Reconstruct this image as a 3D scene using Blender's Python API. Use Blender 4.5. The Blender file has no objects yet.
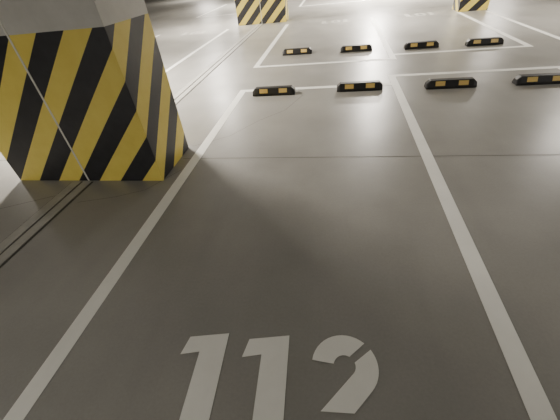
import bpy, bmesh, math
from mathutils import Vector, Matrix
sc=bpy.context.scene
COL=sc.collection

# ---------------------------------------------------------------- helpers
def new_obj(name, me, parent=None):
    o=bpy.data.objects.new(name, me); COL.objects.link(o)
    if parent: o.parent=parent
    return o
def mesh_from(name, verts, faces, mats=(), fm=None, parent=None):
    me=bpy.data.meshes.new(name); me.from_pydata(verts,[],faces)
    for m in mats: me.materials.append(m)
    if fm:
        for p,i in zip(me.polygons,fm): p.material_index=i
    me.validate(); me.update()
    return new_obj(name, me, parent)
def box_data(x0,x1,y0,y1,z0,z1,base=0):
    v=[(x0,y0,z0),(x1,y0,z0),(x1,y1,z0),(x0,y1,z0),(x0,y0,z1),(x1,y0,z1),(x1,y1,z1),(x0,y1,z1)]
    f=[(0,3,2,1),(4,5,6,7),(0,1,5,4),(1,2,6,5),(2,3,7,6),(3,0,4,7)]
    return v,[tuple(i+base for i in q) for q in f]
def boxes(name, bl, mats, parent=None, bevel=0):
    V=[];F=[];FM=[]
    for b in bl:
        v,f=box_data(*b[:6],base=len(V)); V+=v;F+=f;FM+=[b[6] if len(b)>6 else 0]*6
    o=mesh_from(name,V,F,mats,FM,parent)
    if bevel:
        m=o.modifiers.new('bevel','BEVEL'); m.width=bevel; m.segments=3; m.limit_method='ANGLE'
    return o

# ---------------------------------------------------------------- materials
def mat(name):
    m=bpy.data.materials.new(name); m.use_nodes=True
    nt=m.node_tree; b=nt.nodes['Principled BSDF']
    return m,nt,b
def N(nt,t,**k):
    n=nt.nodes.new(t)
    for a,v in k.items(): setattr(n,a,v)
    return n
def noise(nt,vec,scale,detail=5,rough=.6):
    n=N(nt,'ShaderNodeTexNoise'); n.inputs['Scale'].default_value=scale
    n.inputs['Detail'].default_value=detail; n.inputs['Roughness'].default_value=rough
    nt.links.new(vec,n.inputs['Vector']); return n.outputs['Fac']
def ramp(nt,fac,stops):
    r=N(nt,'ShaderNodeValToRGB'); e=r.color_ramp.elements
    e[0].position,e[0].color=stops[0][0],(*stops[0][1],1)
    e[1].position,e[1].color=stops[-1][0],(*stops[-1][1],1)
    for p,c in stops[1:-1]:
        x=e.new(p); x.color=(*c,1)
    nt.links.new(fac,r.inputs['Fac']); return r.outputs['Color']
def mix(nt,fac,a,b,mode='MIX'):
    m=N(nt,'ShaderNodeMix',data_type='RGBA',blend_type=mode)
    if isinstance(fac,(int,float)): m.inputs[0].default_value=fac
    else: nt.links.new(fac,m.inputs[0])
    for s,i in ((a,6),(b,7)):
        if isinstance(s,tuple): m.inputs[i].default_value=(*s,1)
        else: nt.links.new(s,m.inputs[i])
    return m.outputs[2]
def mr(nt,fac,a,b,lo=0,hi=1):
    m=N(nt,'ShaderNodeMapRange'); nt.links.new(fac,m.inputs[0])
    m.inputs[1].default_value=lo; m.inputs[2].default_value=hi
    m.inputs[3].default_value=a; m.inputs[4].default_value=b
    return m.outputs[0]
def floor_colour(nt,vec):
    big=noise(nt,vec,.55,4,.5)
    c=ramp(nt,big,[(.3,(.298,.288,.264)),(.7,(.352,.342,.316))])
    mid=noise(nt,vec,1.5,5,.55)
    c=mix(nt,1,c,ramp(nt,mid,[(.3,(.90,.90,.90)),(.7,(1.06,1.06,1.06))]),'MULTIPLY')
    fine=noise(nt,vec,60,3,.7)
    c=mix(nt,1,c,ramp(nt,fine,[(.3,(.95,.95,.95)),(.7,(1.04,1.04,1.04))]),'MULTIPLY')
    # soft tyre smudges stretched along the driving direction
    mp=N(nt,'ShaderNodeMapping'); mp.inputs['Scale'].default_value=(2.4,.35,1); mp.inputs['Rotation'].default_value=(0,0,.25); nt.links.new(vec,mp.inputs[0])
    sm=noise(nt,mp.outputs[0],1.0,4,.55)
    c=mix(nt,mr(nt,sm,0,.18,.50,.75),c,(.18,.174,.158))
    sp=noise(nt,vec,11,4,.6)
    c=mix(nt,mr(nt,sp,0,.25,.72,.80),c,(.45,.44,.40))
    return c
m_floor,nt,b=mat('polished_concrete')
tc=N(nt,'ShaderNodeTexCoord').outputs['Object']
nt.links.new(floor_colour(nt,tc),b.inputs['Base Color'])
nt.links.new(mr(nt,noise(nt,tc,1.1,3,.5),.32,.40,.3,.7),b.inputs['Roughness'])
bp=N(nt,'ShaderNodeBump'); bp.inputs['Strength'].default_value=.05; bp.inputs['Distance'].default_value=.01
nt.links.new(noise(nt,tc,9,6,.6),bp.inputs['Height']); nt.links.new(bp.outputs[0],b.inputs['Normal'])

m_paint,nt,b=mat('white_road_paint')
tc=N(nt,'ShaderNodeTexCoord').outputs['Object']
pc=ramp(nt,noise(nt,tc,3,6,.65),[(.3,(.86,.85,.79)),(.7,(.94,.93,.87))])
wear=mr(nt,noise(nt,tc,14,10,.8),0,.45,.64,.78)
nt.links.new(mix(nt,wear,pc,(.40,.39,.35)),b.inputs['Base Color']); b.inputs['Roughness'].default_value=.5

m_dark,nt,b=mat('joint_sealant'); b.inputs['Base Color'].default_value=(.08,.076,.068,1); b.inputs['Roughness'].default_value=.7
m_cut,nt,b=mat('saw_cut'); b.inputs['Base Color'].default_value=(.15,.145,.13,1); b.inputs['Roughness'].default_value=.8
m_metal,nt,b=mat('joint_cover')
tc=N(nt,'ShaderNodeTexCoord').outputs['Object']
nt.links.new(ramp(nt,noise(nt,tc,8,6,.7),[(.3,(.34,.33,.30)),(.7,(.46,.45,.41))]),b.inputs['Base Color']); b.inputs['Roughness'].default_value=.5

m_pil,nt,b=mat('pillar_hazard_paint')
tcn=N(nt,'ShaderNodeTexCoord').outputs['Object']
sep=N(nt,'ShaderNodeSeparateXYZ'); nt.links.new(tcn,sep.inputs[0])
def M(op,a,bb):
    n=N(nt,'ShaderNodeMath',operation=op)
    for i,s in enumerate((a,bb)):
        if s is None: continue
        if isinstance(s,(int,float)): n.inputs[i].default_value=s
        else: nt.links.new(s,n.inputs[i])
    return n.outputs[0]
PER=.50
s=M('SUBTRACT',M('ADD',sep.outputs[0],sep.outputs[1]),sep.outputs[2])
s=M('ADD',s,100.0)
fr=M('FRACT',M('DIVIDE',s,PER),None)
isblk=M('GREATER_THAN',fr,.5)
yel=ramp(nt,noise(nt,tcn,5,7,.65),[(.25,(.84,.66,.12)),(.75,(.93,.76,.17))])
blk=ramp(nt,noise(nt,tcn,6,7,.65),[(.25,(.014,.014,.017)),(.75,(.035,.035,.04))])
st=mix(nt,isblk,yel,blk)
conc=ramp(nt,noise(nt,tcn,3,8,.7),[(.3,(.56,.55,.51)),(.7,(.68,.66,.62))])
hi=M('GREATER_THAN',sep.outputs[2],1.39)
nt.links.new(mix(nt,hi,st,conc),b.inputs['Base Color'])
nt.links.new(mr(nt,noise(nt,tcn,12,4,.6),.28,.5),b.inputs['Roughness'])
bp=N(nt,'ShaderNodeBump'); bp.inputs['Strength'].default_value=.15; bp.inputs['Distance'].default_value=.01
nt.links.new(noise(nt,tcn,14,6,.6),bp.inputs['Height']); nt.links.new(bp.outputs[0],b.inputs['Normal'])
m_seam,nt,b=mat('seam_filler'); b.inputs['Base Color'].default_value=(.8,.78,.7,1)

m_wall,nt,b=mat('painted_concrete')
tc=N(nt,'ShaderNodeTexCoord').outputs['Object']
nt.links.new(ramp(nt,noise(nt,tc,1.2,8,.65),[(.3,(.55,.54,.50)),(.7,(.65,.64,.60))]),b.inputs['Base Color']); b.inputs['Roughness'].default_value=.8
m_ceil,nt,b=mat('bare_concrete_ceiling')
tc=N(nt,'ShaderNodeTexCoord').outputs['Object']
nt.links.new(ramp(nt,noise(nt,tc,1.2,8,.65),[(.3,(.20,.20,.185)),(.7,(.27,.265,.25))]),b.inputs['Base Color']); b.inputs['Roughness'].default_value=.85
m_rub,nt,b=mat('black_rubber'); b.inputs['Roughness'].default_value=.5
tc=N(nt,'ShaderNodeTexCoord').outputs['Object']
nt.links.new(ramp(nt,noise(nt,tc,20,5,.7),[(.3,(.008,.008,.009)),(.7,(.018,.017,.017))]),b.inputs['Base Color'])
m_ref,nt,b=mat('yellow_reflective'); b.inputs['Base Color'].default_value=(.74,.53,.17,1); b.inputs['Roughness'].default_value=.35
m_house,nt,b=mat('lamp_housing'); b.inputs['Base Color'].default_value=(.6,.6,.6,1)
m_tube,nt,b=mat('lamp_diffuser'); b.inputs['Emission Color'].default_value=(1,.93,.8,1); b.inputs['Emission Strength'].default_value=6

# ---------------------------------------------------------------- shell
X0,X1,Y0,Y1,H=-22,22,-10,36,2.75
boxes('floor',[(X0,X1,Y0,Y1,-.2,0)],[m_floor])
boxes('ceiling',[(X0,X1,Y0,Y1,H,H+.2)],[m_ceil])
boxes('wall_left',[(X0-.2,X0,Y0,Y1,0,H)],[m_wall])
boxes('wall_right',[(X1,X1+.2,Y0,Y1,0,H)],[m_wall])
boxes('wall_back',[(X0,X1,Y1,Y1+.2,0,H)],[m_wall])
boxes('wall_front',[(X0,X1,Y0-.2,Y0,0,H)],[m_wall])

# ---------------------------------------------------------------- markings
Z=.0025; W=.055
def rects(name,rs,z=Z,mt=m_paint):
    V=[];F=[]
    for (x0,x1,y0,y1) in rs:
        n=len(V); V+=[(x0,y0,z),(x1,y0,z),(x1,y1,z),(x0,y1,z)]; F.append((n,n+1,n+2,n+3))
    return mesh_from(name,V,F,[mt])
XL,XR=-1.545,.915
rects('parking_bay_line',[(XL-W,XL+W,-1.2,5.28),(XL+W,XR-W,5.17,5.28),(XR-W,XR+W,-1.2,5.70)])
rects('parking_bay_line',[(XR+W,3.375-W,5.59,5.70),(3.375-W,3.375+W,-1.2,5.70),(3.375+W,5.8,5.59,5.70)])
rects('parking_bay_line',[(-1.68,-1.57,6.66,11.9),(-1.57,1.03,6.66,6.77),(1.03,1.14,6.66,11.9)])
rects('parking_bay_line',[(1.14,3.49,6.98,7.09),(3.49,3.60,6.98,11.5)])
rects('parking_bay_line',[(4.2,4.3,7.2,11.3),(4.3,6.9,7.2,7.31),(6.9,7.0,7.2,11.5)])
rects('parking_bay_line',[(-3.74,-3.64,6.7,11.9),(-6.2,-3.74,6.7,6.8),(-6.3,-6.2,6.7,11.9)])
rects('parking_bay_line',[(-6.3,-3.9,16.0,16.1),(-3.9,-3.8,16.0,21),(-6.4,-6.3,16.0,21)])
rects('parking_bay_line',[(-1.6,1.1,16.6,16.7),(-1.7,-1.6,16.6,21.5),(1.1,1.2,16.6,21.5),(1.2,3.7,16.6,16.7),(3.7,3.8,16.6,21.5)])

def polys(name,pl,loc,rot,scale=1,z=.003,mt=None):
    bm=bmesh.new(); c,s_=math.cos(rot),math.sin(rot)
    for p in pl:
        vs=[bm.verts.new((loc[0]+scale*(x*c-y*s_),loc[1]+scale*(x*s_+y*c),z)) for x,y in p]
        f=bm.faces.new(vs)
        f.normal_update()
        if f.normal.z<0: f.normal_flip()
    bmesh.ops.triangulate(bm,faces=bm.faces[:])
    me=bpy.data.meshes.new(name); bm.to_mesh(me); bm.free(); me.materials.append(mt or m_paint)
    return new_obj(name,me)
def one(ox): return [[(ox,0),(ox-.225,-.03),(ox-.25,-.135),(ox-.145,-.115),(ox-.145,-.62),(ox,-.62)]]
def arc(cx,cy,r,a0,a1,n=14): return [(cx+r*math.cos(math.radians(a0+(a1-a0)*i/n)),cy+r*math.sin(math.radians(a0+(a1-a0)*i/n))) for i in range(n+1)]
def two(ox):
    cx,cy=ox+.17,-.155; ro,ri=.168,.055
    A=arc(cx,cy,ro,172,48)+arc(cx,cy,ri,60,172)
    B=arc(cx,cy,ro,33,-42)+[(cx+.03,cy-.215),(cx-.125,cy-.215)]+arc(cx,cy,ri,-42,20)
    C=[(ox,-.62),(ox+.335,-.62),(ox+.335,-.50),(ox+.13,-.50),(ox+.085,-.44),(ox,-.47)]
    return [A,B,C]
polys('bay_number_112',one(0)+one(.35)+two(.475),(-.58,.895),math.radians(3.0))
m_worn,nt,b=mat('worn_number_paint')
tc=N(nt,'ShaderNodeTexCoord').outputs['Object']
nt.links.new(ramp(nt,noise(nt,tc,9,8,.75),[(.35,(.38,.37,.34)),(.65,(.58,.57,.52))]),b.inputs['Base Color']); b.inputs['Roughness'].default_value=.45
def ring(ox):
    o=arc(ox+.16,-.17,.16,0,180,8)+arc(ox+.16,-.45,.16,180,360,8)
    i=arc(ox+.16,-.17,.06,0,180,8)+arc(ox+.16,-.45,.06,180,360,8)
    n=len(o); return [[o[k],o[(k+1)%n],i[(k+1)%n],i[k]] for k in range(n)]
for x in (.2,2.75,-4.6):
    polys('bay_number',one(0)+ring(.1)+one(.75),(x,11.4),math.pi,.9,mt=m_worn)

# saw cuts & expansion joint
rects('saw_cut_joint',[(-1.70,12,2.935,2.943)],.0015,m_cut)
rects('saw_cut_joint',[(-10.8,-3.5,2.935,2.943)],.0015,m_cut)
rects('saw_cut_joint',[(-1.70,14,12.93,12.945)],.0015,m_cut)
rects('saw_cut_joint',[(6.4,6.408,-5,30)],.0012,m_cut)
def joint(y0,y1):
    bl=[(-2.79,-2.775,y0,y1,0,.002,1),(-2.775,-2.67,y0,y1,0,.009,0),(-2.67,-2.645,y0,y1,0,.002,1),(-2.645,-2.55,y0,y1,0,.009,0),(-2.55,-2.53,y0,y1,0,.002,1)]
    boxes('expansion_joint_cover',bl,[m_metal,m_dark])
joint(-6,2.46); joint(3.22,12.46); joint(13.18,34)
# hairline shrinkage cracks running off the pillar corners
def crack(pts,w=.005):
    V=[];F=[]
    for i,(x,y) in enumerate(pts):
        a=pts[max(i-1,0)]; c=pts[min(i+1,len(pts)-1)]
        d=Vector((c[0]-a[0],c[1]-a[1])).normalized(); n=Vector((-d.y,d.x))*w/2
        V+=[(x+n.x,y+n.y,.001),(x-n.x,y-n.y,.001)]
        if i: k=2*i; F.append((k-2,k-1,k+1,k))
    return mesh_from('floor_crack',V,F,[m_cut])
crack([(-1.70,3.24),(-1.3,3.5),(-1.02,3.95),(-.7,4.3),(-.5,4.9)],.005)
crack([(-2.46,2.1),(-2.1,2.2),(-1.85,2.32),(-1.62,2.7)],.005)
crack([(-4.6,1.4),(-3.9,1.75),(-3.3,1.95),(-2.8,2.2)],.006)

# ---------------------------------------------------------------- pillars
def pillar(name,x0,x1,y0,y1,twin=True):
    root=bpy.data.objects.new(name,None); COL.objects.link(root); root.location=(x0,y0,0)
    w=x1-x0; d=y1-y0
    if twin:
        xm=w/2
        for i,(a,c) in enumerate(((0,xm-.009),(xm+.009,w))):
            boxes('shaft_%d'%(i+1),[(a,c,0,d,0,H)],[m_pil],root,.006)
        boxes('seam_strip',[(xm-.0085,xm+.0085,-.001,d-.002,0,H)],[m_seam],root)
    else:
        boxes('shaft',[(0,w,0,d,0,H)],[m_pil],root,.008)
    return root
pillar('striped_pillar',-3.47,-1.73,2.48,3.20)
pillar('striped_pillar',-3.47,-1.73,12.48,13.15)
pillar('striped_pillar',3.55,4.35,11.55,12.2,False)
pillar('striped_pillar',-12,-10.9,2.48,3.15,False)
pillar('striped_pillar',12.5,13.3,2.48,3.15,False)
pillar('striped_pillar',-12,-10.9,14,14.7,False)

# ---------------------------------------------------------------- wheel stops
def wheel_stop(cx,cy,L=.68,ang=0):
    root=bpy.data.objects.new('wheel_stop',None); COL.objects.link(root)
    root.location=(cx,cy,0); root.rotation_euler=(0,0,ang)
    h2=L/2; T=.115; prof=[(-.08,0),(-.08,.035),(-.05,T),(.05,T),(.08,.035),(.08,0)]
    V=[];F=[]
    secs=[(-h2,.6),(-h2+.05,1),(h2-.05,1),(h2,.6)]
    for x,k in secs:
        for y,z in prof: V.append((x,y*(1 if k==1 else .93),z*k))
    n=6
    for s_ in range(3):
        for i in range(n):
            j=(i+1)%n; F.append((s_*n+i,(s_+1)*n+i,(s_+1)*n+j,s_*n+j))
    F.append(tuple(range(n))); F.append(tuple(reversed(range(3*n,4*n))))
    o=mesh_from('rubber_body',V,F,[m_rub],None,root)
    bm=bmesh.new(); bm.from_mesh(o.data); bmesh.ops.recalc_face_normals(bm,faces=bm.faces[:]); bm.to_mesh(o.data); bm.free()
    md=o.modifiers.new('bevel','BEVEL'); md.width=.008; md.segments=3; md.limit_method='ANGLE'
    V=[];F=[]; e=.003
    for sgn in (-1,1):
        for xc in (-.155,.155):
            a,bb=xc-.065,xc+.065
            def yy(z): return .08-(z-.035)/(T-.035)*.03
            p=[(sgn*(yy(.045)+e),.045),(sgn*(yy(.104)+e),.104)]
            k=len(V)
            V+=[(a,p[0][0],p[0][1]),(bb,p[0][0],p[0][1]),(bb,p[1][0],p[1][1]),(a,p[1][0],p[1][1])]
            F.append((k,k+1,k+2,k+3))
    mesh_from('reflector_patches',V,F,[m_ref],None,root)
for c in ((-.97,5.0),(.36,5.03),(1.64,4.97),(2.82,4.97),(4.1,4.97)): wheel_stop(*c)
for c in ((-.86,7.62),(.42,7.55),(1.72,7.45),(2.88,7.38),(5.0,7.7)): wheel_stop(c[0],c[1],.66,math.pi)

# ---------------------------------------------------------------- lamps
def lamp(x,y,e,rot=0,col=(1,.93,.83)):
    root=bpy.data.objects.new('ceiling_or_fill_light',None); COL.objects.link(root); root.location=(x,y,H); root.rotation_euler=(0,0,rot)
    boxes('housing',[(-.65,.65,-.07,.07,-.07,0)],[m_house],root,.01)
    boxes('diffuser',[(-.62,.62,-.05,.05,-.095,-.07)],[m_tube],root,.01)
    l=bpy.data.lights.new('tube','AREA'); l.shape='RECTANGLE'; l.size=1.24; l.size_y=.12; l.energy=e; l.color=col
    lo=bpy.data.objects.new('tube',l); COL.objects.link(lo); lo.parent=root; lo.location=(0,0,-.10)
P2=math.pi/2
lamp(-4.4,5.5,720,P2)
lamp(1.75,17.0,1500,P2)
lamp(-4.6,12.5,420,P2)
lamp(6.5,9.0,230)
lamp(1.3,11.0,290,P2)
lamp(-5,20,560); lamp(7,18,400)
lamp(-10,28,450); lamp(2,29,400); lamp(-12,9,220); lamp(12,12,250)  # unseen lamps, added to brighten the dark far wall and corners
fill_cool=(1,.96,.89)
lamp(-4.0,-3.6,230,0,fill_cool); lamp(3.6,-4.8,80,0,fill_cool); lamp(6.0,2.4,90,0,fill_cool)  # added fill lamps, out of view, lifting the pillar front and near floor

w=bpy.data.worlds.new('w'); sc.world=w; w.use_nodes=True
w.node_tree.nodes['Background'].inputs[0].default_value=(.5,.48,.42,1); w.node_tree.nodes['Background'].inputs[1].default_value=.02

# ---------------------------------------------------------------- camera
cam=bpy.data.cameras.new('camera'); cam.sensor_width=36; cam.lens=312/560*36; cam.clip_start=.02
co=bpy.data.objects.new('camera',cam); COL.objects.link(co)
r=Vector((.9856,.1425,-.0914)).normalized(); fw=Vector((-.1683,.7664,-.6199)).normalized()
u=r.cross(fw).normalized(); bk=-fw
co.matrix_world=Matrix(((r.x,u.x,bk.x,0),(r.y,u.y,bk.y,0),(r.z,u.z,bk.z,1.65),(0,0,0,1)))
sc.camera=co
